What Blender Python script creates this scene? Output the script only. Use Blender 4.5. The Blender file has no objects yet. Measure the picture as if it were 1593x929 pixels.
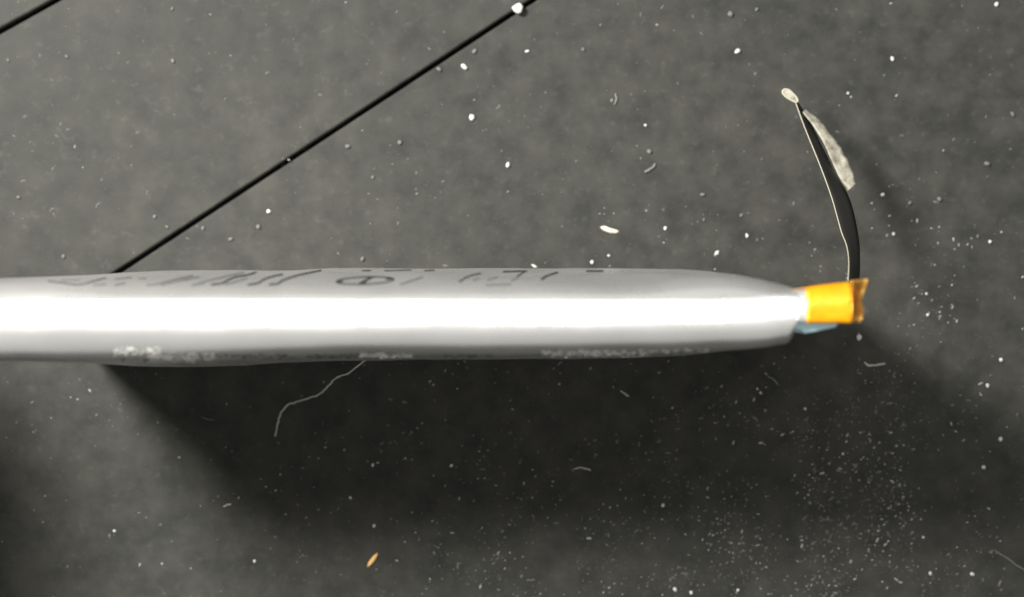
import bpy, bmesh, math, random
from mathutils import Vector, noise
from mathutils.bvhtree import BVHTree

random.seed(7)
sc = bpy.context.scene
col = sc.collection
MM = 0.001
R = math.radians

# ------------------------------------------------------------------ camera
H = 42.0            # height of the battery standing on its long edge (mm)
DT = 190.0          # camera to the battery's top edge (mm)
SC = 16.9           # photo pixels per mm at the top edge
F = DT * SC         # focal length in photo pixels
TILT = R(0.5)
CAM = Vector((0.0, 1.39 - DT * math.sin(TILT), H + DT * math.cos(TILT)))
FWD = Vector((0, math.sin(TILT), -math.cos(TILT)))
UP = Vector((0, math.cos(TILT), math.sin(TILT)))
cd = bpy.data.cameras.new('camera')
cam = bpy.data.objects.new('camera', cd)
col.objects.link(cam)
cam.location = CAM * MM
cam.rotation_euler = (TILT, 0, 0)
cd.sensor_width = 36.0
cd.lens = 36.0 * F / 1593.0
cd.clip_start = 0.005
cd.clip_end = 20.0
cd.dof.use_dof = True
cd.dof.focus_distance = (DT + 26.0) * MM
cd.dof.aperture_fstop = 20.0
sc.camera = cam

# ------------------------------------------------------------------ world, lamp, exposure
w = bpy.data.worlds.new('World')
sc.world = w
w.use_nodes = True
bg = w.node_tree.nodes['Background']
bg.inputs['Color'].default_value = (1.0, 0.985, 0.94, 1)
bg.inputs['Strength'].default_value = 0.42

ld = bpy.data.lights.new('desk_lamp_light', 'AREA')
ld.shape = 'DISK'
ld.size = 0.070
ld.energy = 2.3
ld.color = (1.0, 0.975, 0.915)
lamp = bpy.data.objects.new('desk_lamp_light', ld)
col.objects.link(lamp)
LAMP = Vector((-146, 113, 216))
lamp.location = LAMP * MM
lamp.rotation_euler = (Vector((0, -10, 15)) - LAMP).to_track_quat('-Z', 'Y').to_euler()

# added strip light, no real fixture: gives the long streak on the battery's top edge
td = bpy.data.lights.new('streak_light', 'AREA')
td.shape = 'RECTANGLE'
td.size = 1.6
td.size_y = 0.16
td.energy = 5.0
td.color = (1.0, 0.99, 0.97)
streak_l = bpy.data.objects.new('streak_light', td)
col.objects.link(streak_l)
streak_l.location = (0.0, 0.56, 1.19)
streak_l.rotation_euler = (Vector((0, 0, 0.042)) - Vector((0.0, 0.56, 1.19))).to_track_quat('-Z', 'Y').to_euler()

sc.view_settings.view_transform = 'Standard'
sc.view_settings.look = 'None'
sc.view_settings.gamma = 1.0
sc.view_settings.use_curve_mapping = False
sc.view_settings.exposure = 0.0

# ------------------------------------------------------------------ helpers
def ray(px, py):
    d = FWD + Vector((1, 0, 0)) * ((px - 796.5) / F) + UP * ((464.5 - py) / F)
    return d.normalized()

def at(px, py, z):
    """point of the place (mm) that lies at height z on that line of sight"""
    d = ray(px, py)
    return CAM + d * ((z - CAM.z) / d.z)

def lerp_table(tab, x):
    if x <= tab[0][0]:
        return tab[0][1]
    for (a, va), (b, vb) in zip(tab, tab[1:]):
        if x <= b:
            t = (x - a) / (b - a)
            t = t * t * (3 - 2 * t) if False else t
            return va + (vb - va) * t
    return tab[-1][1]

def mesh_obj(name, verts, faces, mat, parent=None, smooth=True):
    me = bpy.data.meshes.new(name)
    me.from_pydata([tuple(c * MM for c in v) for v in verts], [], faces)
    me.validate()
    bm = bmesh.new(); bm.from_mesh(me)
    bmesh.ops.recalc_face_normals(bm, faces=bm.faces)
    bm.to_mesh(me); bm.free()
    for p in me.polygons:
        p.use_smooth = smooth
    o = bpy.data.objects.new(name, me)
    if mat:
        me.materials.append(mat)
    col.objects.link(o)
    if parent:
        o.parent = parent
    return o

def tag(o, label=None, cat=None, group=None, kind=None):
    if label: o['label'] = label
    if cat: o['category'] = cat
    if group: o['group'] = group
    if kind: o['kind'] = kind
    return o

def material(name, color, rough=0.5, metal=0.0, spec=0.5):
    m = bpy.data.materials.new(name)
    m.use_nodes = True
    b = m.node_tree.nodes['Principled BSDF']
    b.inputs['Base Color'].default_value = (*color, 1)
    b.inputs['Roughness'].default_value = rough
    b.inputs['Metallic'].default_value = metal
    b.inputs['Specular IOR Level'].default_value = spec
    return m, m.node_tree, b

def nd(nt, typ, **kw):
    n = nt.nodes.new(typ)
    for k, v in kw.items():
        n.inputs[k].default_value = v
    return n

def noise_node(nt, vec, scale, detail=3, rough=0.5):
    n = nd(nt, 'ShaderNodeTexNoise', Scale=scale, Detail=detail, Roughness=rough)
    nt.links.new(vec, n.inputs['Vector'])
    return n.outputs['Fac']

def ramp(nt, fac, stops):
    r = nt.nodes.new('ShaderNodeValToRGB')
    el = r.color_ramp.elements
    while len(el) < len(stops):
        el.new(0.5)
    for e, (p, c) in zip(el, stops):
        e.position = p
        e.color = (*c, 1) if len(c) == 3 else c
    nt.links.new(fac, r.inputs['Fac'])
    return r.outputs['Color']

def mixc(nt, fac, a, b, mode='MIX'):
    m = nt.nodes.new('ShaderNodeMix'); m.data_type = 'RGBA'; m.blend_type = mode
    if isinstance(fac, (int, float)): m.inputs['Factor'].default_value = fac
    else: nt.links.new(fac, m.inputs['Factor'])
    for v, k in ((a, 6), (b, 7)):
        if isinstance(v, tuple): m.inputs[k].default_value = (*v, 1)
        else: nt.links.new(v, m.inputs[k])
    return m.outputs[2]

def bump(nt, b, height, strength, dist):
    n = nd(nt, 'ShaderNodeBump', Strength=strength, Distance=dist)
    nt.links.new(height, n.inputs['Height'])
    nt.links.new(n.outputs['Normal'], b.inputs['Normal'])
    return n

# ------------------------------------------------------------------ materials
def table_material():
    m, nt, b = material('table_black', (0.04, 0.04, 0.037), 0.5, 0.0, 0.2)
    g = nt.nodes.new('ShaderNodeNewGeometry').outputs['Position']
    n1 = noise_node(nt, g, 300, 5, 0.62)
    n2 = noise_node(nt, g, 38, 3, 0.55)
    n3 = noise_node(nt, g, 900, 4, 0.65)
    c1 = ramp(nt, n1, [(0.33, (0.021, 0.0215, 0.020)), (0.68, (0.042, 0.0415, 0.037))])
    c2 = ramp(nt, n2, [(0.35, (0.86, 0.88, 0.86)), (0.66, (1.10, 1.085, 1.05))])
    c = mixc(nt, 1.0, c1, c2, 'MULTIPLY')
    c3 = ramp(nt, n3, [(0.57, (0, 0, 0)), (0.78, (0.020, 0.020, 0.019))])   # dusty film
    c = mixc(nt, 1.0, c, c3, 'ADD')
    nt.links.new(c, b.inputs['Base Color'])
    r = ramp(nt, n1, [(0.3, (0.58,) * 3), (0.7, (0.70,) * 3)])
    nt.links.new(r, b.inputs['Roughness'])
    h = noise_node(nt, g, 4200, 3, 0.6)
    bump(nt, b, h, 0.35, 0.00006)
    return m
M_table = table_material()
M_under, _, _ = material('table_core', (0.012, 0.012, 0.011), 0.8)

def pouch_material():
    m, nt, b = material('silver_pouch', (0.74, 0.74, 0.735), 0.28, 0.82)
    g = nt.nodes.new('ShaderNodeTexCoord').outputs['Object']
    n1 = noise_node(nt, g, 90, 4, 0.6)
    c = ramp(nt, n1, [(0.3, (0.68, 0.68, 0.675)), (0.7, (0.78, 0.78, 0.775))])
    nt.links.new(c, b.inputs['Base Color'])
    r = ramp(nt, noise_node(nt, g, 240, 3), [(0.3, (0.25,) * 3), (0.7, (0.31,) * 3)])
    nt.links.new(r, b.inputs['Roughness'])
    bump(nt, b, noise_node(nt, g, 1100, 4, 0.6), 0.12, 0.0001)
    return m
M_pouch = pouch_material()
M_print, _, _ = material('print_grey', (0.022, 0.022, 0.021), 0.6, 0.0, 0.2)
M_print_faint, _, _ = material('print_faint_grey', (0.10, 0.10, 0.095), 0.6, 0.0, 0.2)
M_scuff, _, _ = material('scuffed_film', (0.80, 0.79, 0.75), 0.8)

def tape_material(name, c0, c1, tr):
    m, nt, b = material(name, c0, 0.3, 0.5)
    g = nt.nodes.new('ShaderNodeTexCoord').outputs['Object']
    c = ramp(nt, noise_node(nt, g, 700, 4), [(0.38, c0), (0.64, c1)])
    nt.links.new(c, b.inputs['Base Color'])
    b.inputs['Coat Weight'].default_value = 0.2
    b.inputs['Coat Roughness'].default_value = 0.15
    b.inputs['Transmission Weight'].default_value = tr
    bump(nt, b, noise_node(nt, g, 700, 3), 0.25, 0.0001)
    return m
M_kapton = tape_material('amber_tape', (0.86, 0.33, 0.002), (0.92, 0.41, 0.003), 0.0)
M_flap = tape_material('amber_tape_loose', (0.62, 0.21, 0.004), (0.95, 0.58, 0.14), 0.25)
M_blue, _, _ = material('pale_blue_film', (0.62, 0.90, 0.97), 0.45)
M_flex, nt_, b_ = material('black_flex', (0.010, 0.010, 0.009), 0.5, 0.0, 0.3)
M_flex_edge, _, _ = material('flex_cut_edge', (0.36, 0.34, 0.27), 0.5)

def liner_material():
    m, nt, b = material('torn_liner', (0.5, 0.47, 0.38), 0.6)
    g = nt.nodes.new('ShaderNodeTexCoord').outputs['Object']
    c = ramp(nt, noise_node(nt, g, 800, 4, 0.6), [(0.35, (0.13, 0.115, 0.09)), (0.65, (0.34, 0.33, 0.27))])
    nt.links.new(c, b.inputs['Base Color'])
    bump(nt, b, noise_node(nt, g, 1500, 3), 0.5, 0.0001)
    return m
M_liner = liner_material()
M_dust, _, _ = material('dust_white', (0.36, 0.355, 0.33), 0.8)
M_dust_bright, _, _ = material('grain_white', (0.50, 0.49, 0.455), 0.8)
M_dust_dim, _, _ = material('dust_grey', (0.12, 0.118, 0.11), 0.85)
M_fibre, _, _ = material('fibre_white', (0.40, 0.39, 0.36), 0.7)
M_fibre_dim, _, _ = material('fibre_grey', (0.14, 0.14, 0.13), 0.8)
M_wood, nt_w, b_w = material('splinter_tan', (0.75, 0.46, 0.16), 0.6)
M_ivory, _, _ = material('flake_ivory', (0.60, 0.55, 0.45), 0.7)
M_block, _, _ = material('block_black', (0.03, 0.03, 0.03), 0.6)

# ------------------------------------------------------------------ table: boards with fine seams
A1, A2 = at(185, 423, 0), at(830, 0, 0)       # seam one
B1, B2 = at(0, 50, 0.35), at(90, 0, 0.35)     # seam two
def side(p, q, far=420.0):
    d = (q - p); d.z = 0; d.normalize()
    return p - d * far, p + d * far, Vector((-d.y, d.x, 0))     # normal points up-left
table = mesh_obj('table_top', [(x, y, z) for z in (-22, -6.2) for x, y in ((-420, -420), (420, -420), (420, 420), (-420, 420))],
                 [(0, 1, 2, 3), (4, 5, 6, 7), (0, 1, 5, 4), (1, 2, 6, 5), (2, 3, 7, 6), (3, 0, 4, 7)], M_under, smooth=False)
tag(table, 'matte black table top of boards with fine seams', 'table', kind='structure')

def clip_poly(poly, p, n, keep):
    out = []
    for i, a in enumerate(poly):
        b = poly[(i + 1) % len(poly)]
        da, db = (a - p).dot(n) * keep, (b - p).dot(n) * keep
        if da >= 0: out.append(a)
        if da * db < 0: out.append(a + (b - a) * (da / (da - db)))
    return out
def board(poly, top):
    bm = bmesh.new()
    vs = [bm.verts.new((p.x * MM, p.y * MM, -6.0 * MM)) for p in poly]
    f = bm.faces.new(vs)
    r = bmesh.ops.extrude_face_region(bm, geom=[f])
    for v in r['geom']:
        if isinstance(v, bmesh.types.BMVert): v.co.z = top * MM
    bmesh.ops.recalc_face_normals(bm, faces=bm.faces)
    bmesh.ops.bevel(bm, geom=bm.edges[:], offset=0.26 * MM, segments=4, affect='EDGES', profile=0.5)
    me = bpy.data.meshes.new('board'); bm.to_mesh(me); bm.free()
    for p in me.polygons: p.use_smooth = False
    me.materials.append(M_table)
    o = bpy.data.objects.new('board', me); col.objects.link(o); o.parent = table
    return o
sq = [Vector((x, y, 0)) for x, y in ((-420, -420), (420, -420), (420, 420), (-420, 420))]
_, _, nA = side(A1, A2); _, _, nB = side(B1, B2)
if nA.x > 0: nA.negate()
if nB.x > 0: nB.negate()
A0 = Vector((A1.x, A1.y, 0)); B0 = Vector((B1.x, B1.y, 0))
G = 0.21
board(clip_poly(sq, A0 - nA * G, nA, -1), 0.0)
mid = clip_poly(sq, A0 + nA * G, nA, 1)
board(clip_poly(mid, B0 - nB * G, nB, -1), 0.5)
board(clip_poly(mid, B0 + nB * G, nB, 1), 1.0)

# ------------------------------------------------------------------ battery
bat = bpy.data.objects.new('pouch_battery', None)
col.objects.link(bat)
tag(bat, 'swollen silver pouch battery standing on its edge with amber taped end', 'battery')

XL = -48.6
up_sil = [(-70, 440), (0, 433), (100, 428), (185, 424), (270, 421), (350, 420), (450, 420), (520, 418), (600, 419), (640, 418), (700, 417.5),
          (900, 418), (1060, 418), (1110, 420), (1150, 424), (1190, 432), (1225, 442), (1245, 449), (1265, 456)]
lo_sil = [(-70, 553), (0, 561), (100, 564), (160, 567), (240, 570), (320, 571), (380, 569), (450, 564), (540, 560), (620, 559), (760, 559),
          (880, 558), (1000, 555), (1060, 552), (1100, 549), (1150, 546), (1190, 542), (1215, 538)]
f_up = [(-70, 471), (0, 470), (400, 469), (900, 468), (1100, 468), (1165, 466), (1200, 461), (1255, 456)]
f_lo = [(-70, 505), (0, 506), (400, 508), (900, 509), (1100, 507), (1190, 505), (1255, 503)]
XR = at(1243, 490, H).x

def stations():
    xs = [XL + 0.02, XL + 0.15, XL + 0.4, XL + 0.8, XL + 1.4, XL + 2.2]
    x = XL + 3.0
    while x < XR - 3.0:
        xs.append(x); x += 0.55
    n = 22
    for i in range(n + 1):
        t = i / n
        xs.append(XR - 3.0 * (1 - t) ** 1.6)
    return xs
def px_of(X, z):
    d = Vector((X, 0, z)) - CAM
    return 796.5 + F * d.x / d.dot(FWD)

def shape(t, T, lower=False, w=0.0):
    """fraction of the bulge reached t mm below the top; T = full height"""
    t = max(0.0, min(t, T - t))
    b = math.sin(math.pi / 2 * min(1, t / (T / 2))) ** 0.85
    if lower:
        q = max(0.0, 1 - t / 3.2)
        k = 0.70 + 0.28 * w
        return k * math.sqrt(1 - q * q) + (1 - k) * b
    k = 0.30 + 0.65 * w
    return k * (1 - math.exp(-t / (1.0 + 0.8 * w))) + (1 - k) * b

def smooth_noise(x, z, s):
    return noise.noise(Vector((x * s, z * s * 1.3, s * 7.1)))

NT = [0, .05, .12, .22, .35, .5, .7, .95, 1.25, 1.6, 2.0, 2.5, 3.1, 3.8, 4.6, 5.6, 6.8, 8.2, 9.8, 11.6, 13.6, 15.8, 18.2, 21.0]
def ring(X):
    pxm = px_of(X, H * 0.55); pxt = px_of(X, H)
    wl = max(0.0, min(1.0, (14.0 - (X - XL)) / 12.0)); wl = wl * wl * (3 - 2 * wl)
    wq = max(0.0, min(1.0, (15.0 - (XR - X)) / 13.0)); wq = max(wl, wq * wq * (3 - 2 * wq))
    wr = max(0.0, min(1.0, (9.0 - (XR - X)) / 8.0)); wr = max(wl, wr * wr * (3 - 2 * wr))
    zu = H * 0.55 + (H - 4.0 - H * 0.55) * wq
    pu = px_of(X, zu)
    yu = at(pu, lerp_table(up_sil, pu), zu).y
    zl = H * 0.55 + (H - 3.0 - H * 0.55) * wr
    pl = px_of(X, zl)
    yl = at(pl, lerp_table(lo_sil, pl), zl).y
    eu = at(pxt, lerp_table(f_up, pxt), H).y
    el = at(pxt, lerp_table(f_lo, pxt), H).y
    # rounded ends
    k = 1.0; zc = 0.0
    dl = X - XL
    if dl < 1.5:
        k = math.sqrt(max(0.0, 1 - (1 - dl / 1.5) ** 2)) * 0.9 + 0.1
    if dl < 1.5:
        zc = 1.5 - math.sqrt(max(0, 2.25 - (1.5 - dl) ** 2))
    kl = k
    dr = XR - X
    if dr < 1.3:
        q = 1 - dr / 1.3
        kl *= math.sqrt(max(0.0, 1 - q ** 3.5)) * 0.999 + 0.001
    zr = 0.0
    if dr < 2.0:
        zr = 2.0 - math.sqrt(max(0, 4 - (2 - dr) ** 2))
    top = H - zc - 0.35 * max(0, 1 - dr / 3.0) ** 2
    bot = zc + zr
    T = top - bot
    cy = 0.5 * (eu + el)
    tilt = 0.55 * k
    ku = k
    eu += 0.07 * noise.noise(Vector((X * 0.16, 4.4, 0))) + 0.02 * noise.noise(Vector((X * 0.7, 9.4, 0)))
    el += 0.05 * noise.noise(Vector((X * 0.13, 14.4, 0)))
    tilt += 0.10 * noise.noise(Vector((X * 0.11, 24.4, 0))) * k
    lean = max(0.0, 1 - (X - XL) / 16.0); lean = lean * lean * (3 - 2 * lean)
    def wob(z, s):
        n = smooth_noise(X, z, 0.10) * 0.16 + smooth_noise(X + 31 * s, z, 0.33) * 0.05
        m = min(1, (top - z) / 3.0) * min(1, max(0, z - bot) / 3.0)
        return n * m * k
    pts = []
    eu2 = cy + (eu - cy) * ku; el2 = cy + (el - cy) * (0.6 * k + 0.4 * kl)
    # facet from the -y crease to the +y crease
    for i in range(9):
        f = i / 8
        z = top - tilt * f - 0.06 * (2 * f - 1) ** 4
        pts.append((X, el2 + (eu2 - el2) * f, z))
    # +y face going down
    ts = NT + [T - t for t in reversed(NT[:-1])]
    for t in ts[1:]:
        z = top - t - tilt * max(0, 1 - t / 5)
        z = max(z, bot)
        s = shape(t, T, False, wq)
        y = eu2 + (cy + (yu - cy) * ku - eu2) * s
        pts.append((X, y + wob(z, 1), z))
    # base facet then -y face going up
    for t in reversed(ts[1:]):
        z = max(top - t, bot)
        s = shape(t, T, True, wr)
        y = el2 + (cy + (yl - cy) * kl - el2) * s
        pts.append((X, y - wob(z, 2), z))
    return [(x - 3.2 * lean * (z / H) ** 2, y, z) for x, y, z in pts]
verts, faces = [], []
xs = stations()
for X in xs:
    rg = ring(X); n = len(rg); verts += rg
for i in range(len(xs) - 1):
    for j in range(n):
        a = i * n + j; b = i * n + (j + 1) % n
        faces.append((a, b, b + n, a + n))
faces.append(tuple(range(n)))
faces.append(tuple(range((len(xs) - 1) * n, len(xs) * n)))
pouch = mesh_obj('pouch', verts, faces, M_pouch, bat)
tree = BVHTree.FromPolygons([Vector(v) for v in verts], faces)

def hit(px, py):
    loc, nrm, idx, dist = tree.ray_cast(CAM, ray(px, py))
    if loc is None: return None
    if nrm.dot(ray(px, py)) > 0: nrm = -nrm
    return loc + nrm * 0.025

# folded top seal with the little board inside, right end
def rounded_bar(x0, x1, yfun, z0, ztop, rad, name, mat, parent, nx=10, seg=6, wob=0.0, dome=0.0):
    vs, fs = [], []
    for i in range(nx + 1):
        f = i / nx; X = x0 + (x1 - x0) * f
        ya, yb, zt = yfun(f)
        r = rad
        sec = [(ya, z0)]
        for k in range(seg + 1):
            an = math.pi - math.pi / 2 * k / seg
            sec.append((ya + r + r * math.cos(an), zt - r + r * math.sin(an)))
        for k in range(1, 8):
            sec.append((ya + r + (yb - ya - 2 * r) * k / 8, zt))
        for k in range(seg + 1):
            an = math.pi / 2 - math.pi / 2 * k / seg
            sec.append((yb - r + r * math.cos(an), zt - r + r * math.sin(an)))
        sec.append((yb, z0))
        m = len(sec)
        for (y, z) in sec:
            wv = wob * noise.noise(Vector((X * 0.9, y * 0.9, z * 0.4)))
            g = (y - ya) / (yb - ya)
            vs.append((X, y + wv, z + wv * 0.6 - (dome * g * g if z > z0 + 1 else 0)))
    for i in range(nx):
        for j in range(m):
            a = i * m + j; b = i * m + (j + 1) % m
            fs.append((a, b, b + m, a + m))
    fs.append(tuple(range(m))); fs.append(tuple(range(nx * m, nx * m + m)))
    return mesh_obj(name, vs, fs, mat, parent)

def Yat(py, z=H): return at(1255, py, z).y
def Xat(px, z=H): return at(px, 480, z).x
ZT = H - 0.55
rounded_bar(Xat(1222), Xat(1318), lambda f: (Yat(502.5), Yat(451 - 5 * f), ZT), 1.2, ZT, 0.35, 'top_seal', M_pouch, bat, dome=0.75)
tape = rounded_bar(Xat(1256), Xat(1327), lambda f: (Yat(503.5), Yat(449.5 - 11.0 * f ** 0.6), ZT + 0.13), 3.0, ZT, 0.42, 'amber_tape', M_kapton, bat, nx=14, wob=0.05, dome=0.75)

# loose crumpled end of the tape
vs, fs = [], []
NR, NC = 16, 8
for j in range(NR + 1):
    v = j / NR
    for i in range(NC + 1):
        u = i / NC
        py = 436 + (502 - 436) * v
        edge = 1350 - 9 * min(1, abs(v - 0.0) * 1.7) + 4 * math.sin(v * 9 + 1.0) * (0.4 + v) * 0.6
        px = 1326 + (edge - 1326) * u
        z = ZT + 0.05 - 0.25 * math.sin(u * math.pi) * 2.2 - 1.3 * u + 0.35 * noise.noise(Vector((px * 0.09, py * 0.06, 1.3)))
        p = at(px, py - (6 * u * (1 - v)) * 0.4, z)
        vs.append(tuple(p))
# hangs down at the outer edge
for j in range(NR + 1):
    x, y, z = vs[j * (NC + 1) + NC]
    vs.append((x - 0.5, y, 4.0))
for j in range(NR):
    for i in range(NC):
        a = j * (NC + 1) + i
        fs.append((a, a + 1, a + NC + 2, a + NC + 1))
    a = j * (NC + 1) + NC; b = (NR + 1) * (NC + 1) + j
    fs.append((a, a + NC + 1, b + 1, b))
flap = mesh_obj('loose_tape_end', vs, fs, M_flap, tape)
flap['label'] = 'crumpled darker loose end of the amber tape'
so = flap.modifiers.new('thickness', 'SOLIDIFY'); so.thickness = 0.06 * MM

# pale blue film sticking out under the tape
def sheet(name, top, drop, mat, parent, thick=0.1):
    n = len(top)
    vs = [tuple(p) for p in top] + [tuple(d) for d in drop]
    fs = [tuple(range(n))]
    for i in range(len(drop) - 1):
        fs.append((i + 1, i + 2, n + i + 1, n + i))
    o = mesh_obj(name, vs, fs, mat, parent, smooth=False)
    s = o.modifiers.new('thickness', 'SOLIDIFY'); s.thickness = thick * MM
    return o
zb = H - 1.6
blue_top = [at(1232, 500, zb + .4), at(1236, 512, zb - .3), at(1245, 512.5, zb - .35), at(1252.5, 518.5, zb - .6), at(1299, 509, zb - .2), at(1306, 501, zb + .4)]
blue_drop = [Vector((p.x, p.y + 0.12, 12.0)) for p in blue_top[1:5]]
blue = sheet('blue_film', blue_top, blue_drop, M_blue, bat)

# black flex cable
Lp = [(1238.5, 160), (1250, 192), (1262, 222), (1275, 254), (1286, 283), (1296, 312), (1303, 337), (1310, 362), (1317, 380), (1320.5, 398), (1321, 416), (1319.5, 445)]
Rp = [(1242, 159), (1261, 190), (1276, 221), (1291, 252), (1304, 277), (1318, 300), (1327, 325), (1333, 352), (1337, 377), (1338, 398), (1338, 418), (1337, 445)]
def zflex(i, n): 
    f = i / (n - 1)
    return 6 + 20 * f ** 1.2
n = len(Lp); vs, fs = [], []
K = 4
cols_ = []
def dens(P, m):
    out = []
    for i in range(len(P) - 1):
        p0 = P[max(0, i - 1)]; p1 = P[i]; p2 = P[i + 1]; p3 = P[min(len(P) - 1, i + 2)]
        for k in range(m):
            t = k / m
            out.append(tuple(0.5 * (2 * p1[c] + (p2[c] - p0[c]) * t + (2 * p0[c] - 5 * p1[c] + 4 * p2[c] - p3[c]) * t * t + (3 * p1[c] - p0[c] - 3 * p2[c] + p3[c]) * t ** 3) for c in range(len(p1))))
    out.append(P[-1])
    return out
LD, RD = dens(Lp, 4), dens(Rp, 4)
nn = len(LD)
for i in range(nn):
    z = zflex(i, nn)
    a = at(*LD[i], z + 0.6); b = at(*RD[i], z - 1.1)
    for k in range(K + 1):
        p = a.lerp(b, k / K)
        p.z += 0.12 * math.sin(math.pi * k / K)
        vs.append(tuple(p))
for i in range(nn - 1):
    for k in range(K):
        a = i * (K + 1) + k
        fs.append((a, a + 1, a + K + 2, a + K + 1))
flex = mesh_obj('flex_cable', vs, fs, M_flex, bat)
flex['label'] = 'thin black flex cable arching away from the amber tape'
s = flex.modifiers.new('thickness', 'SOLIDIFY'); s.thickness = 0.09 * MM

def tube(name, pts, rads, mat, parent=None, seg=6):
    vs, fs = [], []
    m = len(pts)
    for i, p in enumerate(pts):
        d = (pts[min(m - 1, i + 1)] - pts[max(0, i - 1)]).normalized()
        a = d.orthogonal() if abs(d.z) > 0.95 else d.cross(Vector((0, 0, 1)))
        a.normalize(); b = d.cross(a)
        r = rads[i] if isinstance(rads, list) else rads
        for k in range(seg):
            an = 2 * math.pi * k / seg
            vs.append(tuple(p + a * (r * math.cos(an)) + b * (r * math.sin(an))))
    for i in range(m - 1):
        for k in range(seg):
            a0 = i * seg + k; b0 = i * seg + (k + 1) % seg
            fs.append((a0, b0, b0 + seg, a0 + seg))
    fs.append(tuple(range(seg))); fs.append(tuple(range((m - 1) * seg, m * seg)))
    return mesh_obj(name, vs, fs, mat, parent)
edge = tube('cut_edge', [at(LD[i][0] - 0.6, LD[i][1], zflex(i, nn) + 0.62) for i in range(nn)], 0.055, M_flex_edge, flex)
edge['label'] = 'pale bare edge of the black flex cable'

# torn liner still stuck to the flex
Lo = [(1249, 174), (1266, 196), (1281, 222), (1294, 250), (1306, 276), (1317, 298)]
Ro = [(1254, 170), (1274, 185), (1293, 209), (1311, 235), (1325, 264), (1333, 286)]
LD2, RD2 = dens(Lo, 5), dens(Ro, 5)
vs, fs = [], []
m2 = len(LD2); K2 = 5
for i in range(m2):
    f = i / (m2 - 1)
    for k in range(K2 + 1):
        t = k / K2
        jit = 3.4 * noise.noise(Vector((i * 0.7, 3.3, 0))) * t
        px = LD2[i][0] + (RD2[i][0] - LD2[i][0]) * t + jit
        py = LD2[i][1] + (RD2[i][1] - LD2[i][1]) * t
        z = 6.3 + 5.0 * f - 1.0 * t + 0.5 * noise.noise(Vector((px * 0.06, py * 0.06, 0)))
        vs.append(tuple(at(px, py, z)))
for i in range(m2 - 1):
    for k in range(K2):
        a = i * (K2 + 1) + k
        fs.append((a, a + 1, a + K2 + 2, a + K2 + 1))
liner = mesh_obj('torn_liner', vs, fs, M_liner, flex)
liner['label'] = 'torn beige paper strip stuck along the flex cable'
s = liner.modifiers.new('thickness', 'SOLIDIFY'); s.thickness = 0.1 * MM
# small pale loop at the tip
loop = [(1240, 160), (1231, 156), (1222, 150), (1217.5, 144), (1220, 139.5), (1227, 140), (1234, 146), (1240, 153), (1241, 159)]
lp = dens(loop, 4)
tip = tube('tip_rim', [at(x, y, 6.4) for x, y in lp], 0.11, M_flex_edge, flex)
c = [at(x, y, 6.35) for x, y in lp]
film = mesh_obj('tip_film', [tuple(p) for p in c], [tuple(range(len(c)))], M_liner, flex, smooth=False)
s = film.modifiers.new('thickness', 'SOLIDIFY'); s.thickness = 0.08 * MM

# printed marks on the swollen face
def strokes(name, lines, mat):
    vs, fs = [], []
    for pts, wd in lines:
        P = dens([tuple(map(float, p)) for p in pts], 6) if len(pts) > 2 else [(pts[0][0] + (pts[1][0] - pts[0][0]) * k / 8, pts[0][1] + (pts[1][1] - pts[0][1]) * k / 8) for k in range(9)]
        prev = None
        for i, p in enumerate(P):
            q0 = P[max(0, i - 1)]; q1 = P[min(len(P) - 1, i + 1)]
            dx, dy = q1[0] - q0[0], q1[1] - q0[1]
            L = math.hypot(dx, dy) or 1
            # strokes are wide along the battery, thin across it (seen at a grazing angle)
            nx, ny = -dy / L, dx / L
            ws = wd * 0.85 * (0.85 + 0.3 * random.random())
            ox, oy = nx * ws / 2, ny * min(ws, 2.4) / 2
            a, b = hit(p[0] + ox, p[1] + oy), hit(p[0] - ox, p[1] - oy)
            if a is None or b is None or (a - b).length > 6:
                prev = None; continue
            vs += [tuple(a), tuple(b)]
            k = len(vs)
            if prev is not None:
                fs.append((prev - 2, prev - 1, k - 1, k - 2))
            prev = k
    o = mesh_obj(name, vs, fs, mat, pouch, smooth=False)
    return o
ell = [(568 + 45 * math.cos(a), 436.8 + 5.6 * math.sin(a) - 1.8 * math.cos(a)) for a in [2 * math.pi * k / 20 for k in range(21)]]
dark = [
    (ell, 2.0), ([(524, 438.6), (533, 438.2)], 4.5), ([(600, 434.6), (613, 434.2)], 4.2), ([(558, 443), (567, 437), (580, 431.5)], 5.0),
    ([(575, 431), (566, 442)], 2.5),
    ([(563, 421.5), (577, 421.2)], 2.2), ([(598, 421.5), (640, 420.3)], 1.6), ([(660, 421.5), (676, 420.5)], 2),
    ([(75, 437.5), (98, 440.5), (117, 443), (130, 442), (150, 436.5), (165, 432.5)], 1.7),
    ([(385, 443.5), (400, 441), (412, 434.5), (425, 430), (440, 427)], 4.0),
    ([(418, 443), (432, 441.5), (440, 436.5), (455, 431), (470, 427), (500, 421)], 4.5),
    ([(328, 443), (345, 441), (355, 436), (365, 431.5), (385, 428), (400, 423)], 3.5),
    ([(714, 439), (728, 430.5), (748, 425.5)], 2.4), ([(782, 423), (820, 422)], 2.6), ([(816, 423), (804, 431)], 2.5),
    ([(842, 435.5), (852, 429), (868, 424)], 6.5), ([(912, 422), (938, 422)], 3.0),
]
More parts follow.
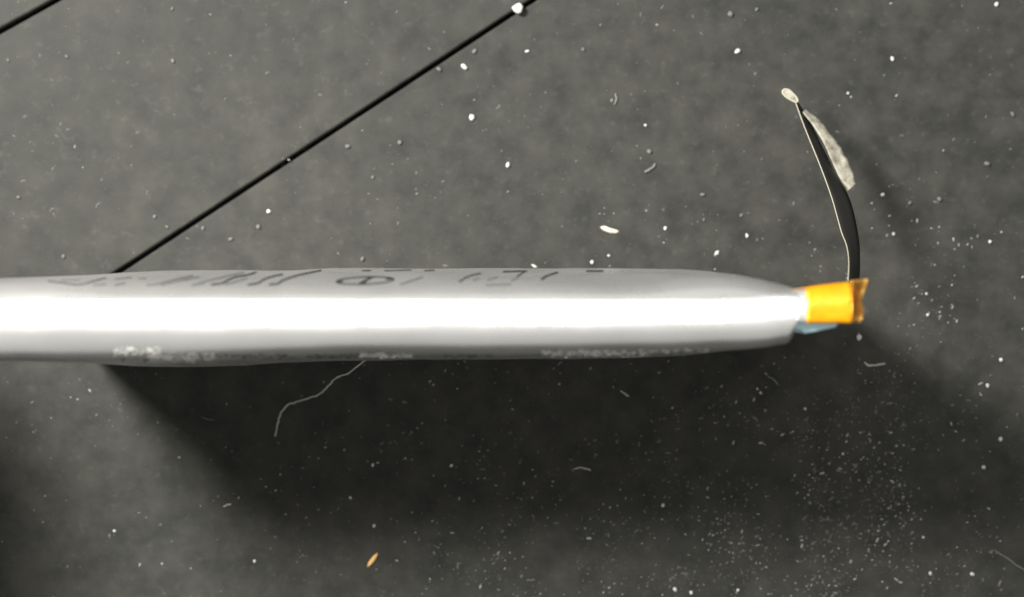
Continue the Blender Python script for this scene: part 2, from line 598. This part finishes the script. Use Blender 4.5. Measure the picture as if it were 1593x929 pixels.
faint = [
    ([(622, 443), (640, 437), (658, 431)], 7.0), ([(95, 436), (125, 436)], 1.4), ([(145, 444), (165, 442)], 2.0), ([(178, 444), (195, 440.5)], 3.4),
    ([(178, 434.5), (205, 431.5)], 2.2), ([(215, 433), (227, 433)], 2), ([(228, 444), (245, 442), (270, 435.5), (300, 428.5)], 3.0),
    ([(285, 435), (310, 430.5)], 2.5), ([(298, 444), (318, 441)], 3), ([(300, 444), (318, 438.5), (345, 431.5), (365, 427), (380, 424)], 3.4),
    ([(250, 444), (275, 438), (300, 433)], 2.4), ([(350, 443), (372, 437), (385, 433)], 2.6),
    ([(736, 437), (745, 432.5)], 2.2), ([(755, 444), (795, 442.5)], 3.2), ([(795, 437.5), (805, 432.5)], 2.4), ([(758, 436), (775, 431)], 2.0),
]
pr = strokes('printed_marks', dark, M_print); pr['label'] = 'dark grey printed circle and lettering along the swollen face'
pf = strokes('faded_print', faint, M_print_faint); pf['label'] = 'faded grey lettering along the swollen face'

# scuffed white wear along the lower bulge
def scuffs(name, zones, mat, size):
    vs, fs = [], []
    for (x0, x1, y0, y1, cnt) in zones:
        for _ in range(cnt):
            px = random.uniform(x0, x1); py = y0 + (y1 - y0) * (random.random() + random.random()) / 2
            r = (0.3 + random.random() ** 2) * size
            k = random.randint(4, 6); ang = random.random() * 6
            pts = []
            for q in range(k):
                an = ang + 2 * math.pi * q / k
                rr = r * random.uniform(0.5, 1.2)
                h = hit(px + rr * 1.5 * math.cos(an), py + rr * 0.8 * math.sin(an))
                if h is None: break
                pts.append(h)
            if len(pts) < k: continue
            b = len(vs); vs += [tuple(p) for p in pts]; fs.append(tuple(range(b, b + k)))
    o = mesh_obj(name, vs, fs, mat, pouch, smooth=False)
    o['kind'] = 'stuff'
    return o
scuffs('scuff_marks', [(178, 250, 540, 556, 130), (230, 335, 546, 566, 190), (560, 640, 549, 557, 150), (845, 1010, 543, 556, 240), (1010, 1100, 542, 549, 50)], M_scuff, 2.0)
scuffs('edge_grime', [(290, 560, 551, 557, 130), (670, 770, 551, 556, 50), (180, 330, 556, 563, 30)], M_print_faint, 2.2)

# ------------------------------------------------------------------ unseen block added beyond the plain end of the battery to shade the table
bm = bmesh.new()
bmesh.ops.create_cube(bm, size=1)
for v in bm.verts:
    v.co = Vector(((-90 + v.co.x * 40) * MM, (1 + v.co.y * 20) * MM, (25.2 + v.co.z * 49.6) * MM))
bmesh.ops.bevel(bm, geom=bm.edges[:], offset=2.5 * MM, segments=4, affect='EDGES')
me = bpy.data.meshes.new('shade_block'); bm.to_mesh(me); bm.free(); me.materials.append(M_block)
blk = bpy.data.objects.new('shade_block', me); col.objects.link(blk)
tag(blk, 'matte black unseen block added beyond the plain end of the battery to shade the table', 'block')

# ------------------------------------------------------------------ loose bits on the table
def table_z(p):
    q = Vector((p.x, p.y, 0))
    if (q - A0).dot(nA) > 0:
        return 1.0 if (q - B0).dot(nB) > 0 else 0.5
    return 0.0

def grain_mesh(i):
    bm = bmesh.new()
    bmesh.ops.create_icosphere(bm, subdivisions=2, radius=MM)
    for v in bm.verts:
        d = v.co.normalized()
        v.co = d * MM * (1 + 0.35 * noise.noise(d * 1.6 + Vector((i * 9.1, 0, 0))))
    me = bpy.data.meshes.new('dust_grain'); bm.to_mesh(me); bm.free()
    for p in me.polygons: p.use_smooth = True
    return me
GM = []
for i in range(4):
    a = grain_mesh(i); a.materials.append(M_dust_bright); b = grain_mesh(i + 10); b.materials.append(M_dust_dim); GM.append((a, b))
grains = [(722, 104, 10), (734, 183, 10), (1147, 80, 9), (790, 257, 8), (1388, 92, 7), (1319, 145, 5), (1373, 303, 6), (1390, 364, 6), (1550, 7, 7),
          (1004, 195, 5), (418, 329, 7), (1035, 355, 6), (947, 398, 5), (921, 408, 6), (1115, 394, 6), (1162, 367, 6), (1336, 525, 8), (1443, 490, 5),
          (1540, 376, 5), (1441, 457, 4), (1557, 560, 6), (1536, 600, 7), (1556, 683, 7), (1530, 727, 6), (1447, 892, 6), (1512, 893, 7), (1031, 786, 6),
          (1183, 611, 4), (1178, 605, 4), (1252, 636, 5), (1311, 706, 4), (545, 774, 5), (580, 723, 5), (702, 724, 5), (396, 873, 6), (178, 826, 5),
          (582, 818, 5), (1436, 836, 5), (1075, 922, 6), (1050, 917, 6), (1148, 918, 5), (820, 80, 6)]
dims = [(1136, 22, 9), (683, 108, 8), (738, 80, 7), (541, 228, 7), (622, 222, 8), (402, 353, 8), (564, 403, 8), (241, 337, 6), (260, 353, 5), (29, 307, 6),
        (99, 399, 6), (269, 95, 6), (268, 14, 5), (13, 94, 5), (104, 88, 5), (1575, 178, 7), (1010, 236, 8), (1153, 335, 5), (1521, 368, 5), (640, 672, 6),
        (1330, 725, 8), (580, 276, 6), (649, 302, 5), (316, 355, 6), (359, 372, 6), (1461, 310, 8), (1415, 316, 7), (1535, 255, 8), (1093, 303, 7),
        (1177, 15, 6), (907, 77, 6), (1095, 342, 5)]
def add_grain(px, py, d, dim, label, group):
    p = at(px, py, 0); tz = table_z(p)
    p = at(px, py, tz)
    o = bpy.data.objects.new('dust_grain', random.choice(GM)[1 if dim else 0]); col.objects.link(o)
    r = d / 2 / 13.8
    o.scale = (r * random.uniform(0.85, 1.25), r * random.uniform(0.7, 1.0), r * 0.6)
    o.rotation_euler = (0, 0, random.random() * 6.28)
    o.location = Vector((p.x, p.y, tz + r * 0.5)) * MM
    tag(o, label, 'dust grain', group)
add_grain(805, 14, 16, False, 'round white grain caught on the dark table seam', None)
def where(px, py):
    if px > 1340: return 'on the table beyond the amber taped end'
    if py > 540: return "lying in the battery's shadow"
    return 'on the lit table facing the printed side'
for g in grains: add_grain(*g, False, 'tiny white dust grain ' + where(g[0], g[1]), 'white dust grains ' + where(g[0], g[1]))
for g in dims: add_grain(*g, True, 'dull grey dust speck ' + where(g[0], g[1]), 'grey dust specks ' + where(g[0], g[1]))

def fibre(name, pts, rad, mat, label, cat, group=None, z=None):
    P = dens([tuple(map(float, p)) for p in pts], 5) if len(pts) > 2 else pts
    W = []
    for i, p in enumerate(P):
        p = (p[0] + 1.6 * noise.noise(Vector((i * 0.55, 1.7, pts[0][0]))), p[1] + 1.6 * noise.noise(Vector((i * 0.55, 7.7, pts[0][1]))))
        zz = (z(i / (len(P) - 1)) if z else 0.0)
        q = at(p[0], p[1], zz)
        tz = table_z(q)
        W.append(at(p[0], p[1], max(zz, tz + rad * 0.8)))
    rr = [rad * (0.75 + 0.5 * abs(noise.noise(Vector((i * 0.37, rad * 50, 2))))) * (0.5 if i in (0, len(P) - 1) else 1) for i in range(len(P))]
    o = tube(name, W, rr, mat)
    tag(o, label, cat, group)
    return o
fibre('thread', [(571, 557), (553, 573), (545, 579), (532, 584), (520, 590), (514, 597), (507, 605), (500, 611), (490, 616), (465, 624), (447, 630), (440, 638), (435, 648), (431, 662), (428, 679)],
      0.10, M_fibre, 'crinkled white thread trailing from the scuffed battery onto the table', 'thread', z=lambda f: 11 * max(0, 1 - f * 1.3) ** 1.3)
fibre('lint_fibre', [(892, 730), (903, 728), (919, 732)], 0.09, M_fibre, 'short bowed lint fibre in the battery shadow', 'fibre')
fibre('lint_fibre', [(1345, 563), (1351, 569), (1362, 568), (1377, 566)], 0.12, M_fibre, 'kinked pale lint fibre beside the amber tape', 'fibre')
fibre('lint_fibre', [(1193, 584), (1202, 590), (1211, 598)], 0.09, M_fibre_dim, 'straight grey lint fibre by the rounded battery end', 'fibre')
fibre('lint_fibre', [(965, 608), (971, 612), (978, 617)], 0.09, M_fibre, 'tiny straight lint bit in the darkest shadow below the battery', 'fibre')
fibre('lint_fibre', [(1546, 856), (1568, 869), (1596, 890)], 0.07, M_fibre_dim, 'long faint straight hair running off the table speckles', 'fibre')
fibre('lint_fibre', [(313, 648), (324, 652), (335, 654)], 0.06, M_fibre_dim, 'thin dim lint hair at the shadow boundary', 'fibre')
fibre('lint_fibre', [(957, 145), (959, 153), (956, 163)], 0.12, M_fibre_dim, 'short blurred grey lint bit on the lit table', 'fibre')
fibre('lint_fibre', [(347, 788), (353, 786), (359, 784)], 0.08, M_fibre, 'tiny pale lint bit in the warm light patch', 'fibre')
fibre('lint_fibre', [(1003, 268), (1010, 264), (1020, 255)], 0.16, M_fibre_dim, 'bent grey lint bit above the silver battery', 'fibre')
fibre('lint_fibre', [(1112, 398), (1116, 393), (1119, 390)], 0.12, M_fibre, 'short white lint bit close above the silver pouch', 'fibre')

def flake(name, outline, mat, label, cat, thick=0.25, lift=0.0):
    vs = []
    for (px, py) in outline:
        p = at(px, py, 0); tz = table_z(p); p = at(px, py, tz + 0.02); vs.append((p.x, p.y, p.z))
    n = len(vs)
    cx = sum(v[0] for v in vs) / n; cy = sum(v[1] for v in vs) / n
    top = [(cx + (v[0] - cx) * 0.7, cy + (v[1] - cy) * 0.7, v[2] + thick) for v in vs]
    fs = [tuple(range(n)), tuple(range(n, 2 * n))] + [(i, (i + 1) % n, n + (i + 1) % n, n + i) for i in range(n)]
    o = mesh_obj(name, vs + top, fs, mat, smooth=True)
    tag(o, label, cat)
flake('wood_splinter', [(570, 884), (572, 876), (579, 866), (587, 859), (589, 862), (584, 872), (576, 881)], M_wood, 'small tan wood splinter lying on the black table', 'splinter')
flake('ivory_flake', [(933, 353), (940, 351), (950, 355), (962, 358), (966, 361), (960, 364), (948, 363), (938, 359)], M_ivory, 'ivory flake lying on the table above the battery', 'flake')
flake('pink_flake', [(826, 411), (831, 412), (838, 417), (830, 416)], M_ivory, 'tiny pinkish flake touching the battery outline', 'flake', 0.12)

# fine dust nobody could count
def dust(name, n, mat, size, spots, seed):
    rnd = random.Random(seed)
    vs, fs = [], []
    for _ in range(n):
        wsum = sum(s[4] for s in spots); r = rnd.random() * wsum
        for s in spots:
            r -= s[4]
            if r <= 0: break
        if s[5]:
            px = rnd.uniform(s[0] - s[2], s[0] + s[2]); py = rnd.uniform(s[1] - s[3], s[1] + s[3])
        else:
            px = rnd.gauss(s[0], s[2]); py = rnd.gauss(s[1], s[3])
        if noise.noise(Vector((px * 0.012, py * 0.012, seed))) + 0.25 < rnd.random() * 0.6: continue
        p = at(px, py, 0); tz = table_z(p); p = at(px, py, tz)
        rr = size * (0.35 + 1.2 * rnd.random() ** 3) / 13.8 / 2
        el = 1 + 1.8 * rnd.random() ** 3; an = rnd.gauss(0.5, 0.7)
        ca, sa = math.cos(an), math.sin(an)
        b = len(vs); k = 5
        for q in range(k):
            t = 2 * math.pi * q / k + rnd.random() * 0.5
            x = rr * el * math.cos(t); y = rr * math.sin(t) * rnd.uniform(0.6, 1)
            vs.append((p.x + x * ca - y * sa, p.y + x * sa + y * ca, tz + 0.002))
        vs.append((p.x, p.y, tz + rr * rnd.uniform(0.5, 1.1)))
        for q in range(k):
            fs.append((b + q, b + (q + 1) % k, b + k))
    o = mesh_obj(name, vs, fs, mat, smooth=False)
    return o
full = (796, 464, 830, 490)
sp1 = [(*full, 0.10, True), (1300, 780, 110, 110, 0.50, False), (1000, 880, 220, 60, 0.25, False), (900, 720, 350, 120, 0.22, False), (1450, 480, 100, 110, 0.13, False), (1120, 360, 160, 60, 0.05, False)]
tag(dust('fine_dust', 3300, M_dust, 2.4, sp1, 3), 'fine pale dust scattered over the black table', 'dust', kind='stuff')
sp2 = [(*full, 0.4, True), (1300, 790, 130, 110, 0.45, False), (1000, 890, 260, 60, 0.3, False), (1000, 720, 350, 120, 0.2, False)]
tag(dust('grey_dust_film', 6000, M_dust_dim, 3.0, sp2, 5), 'dull grey dust film over the black table', 'dust', kind='stuff')
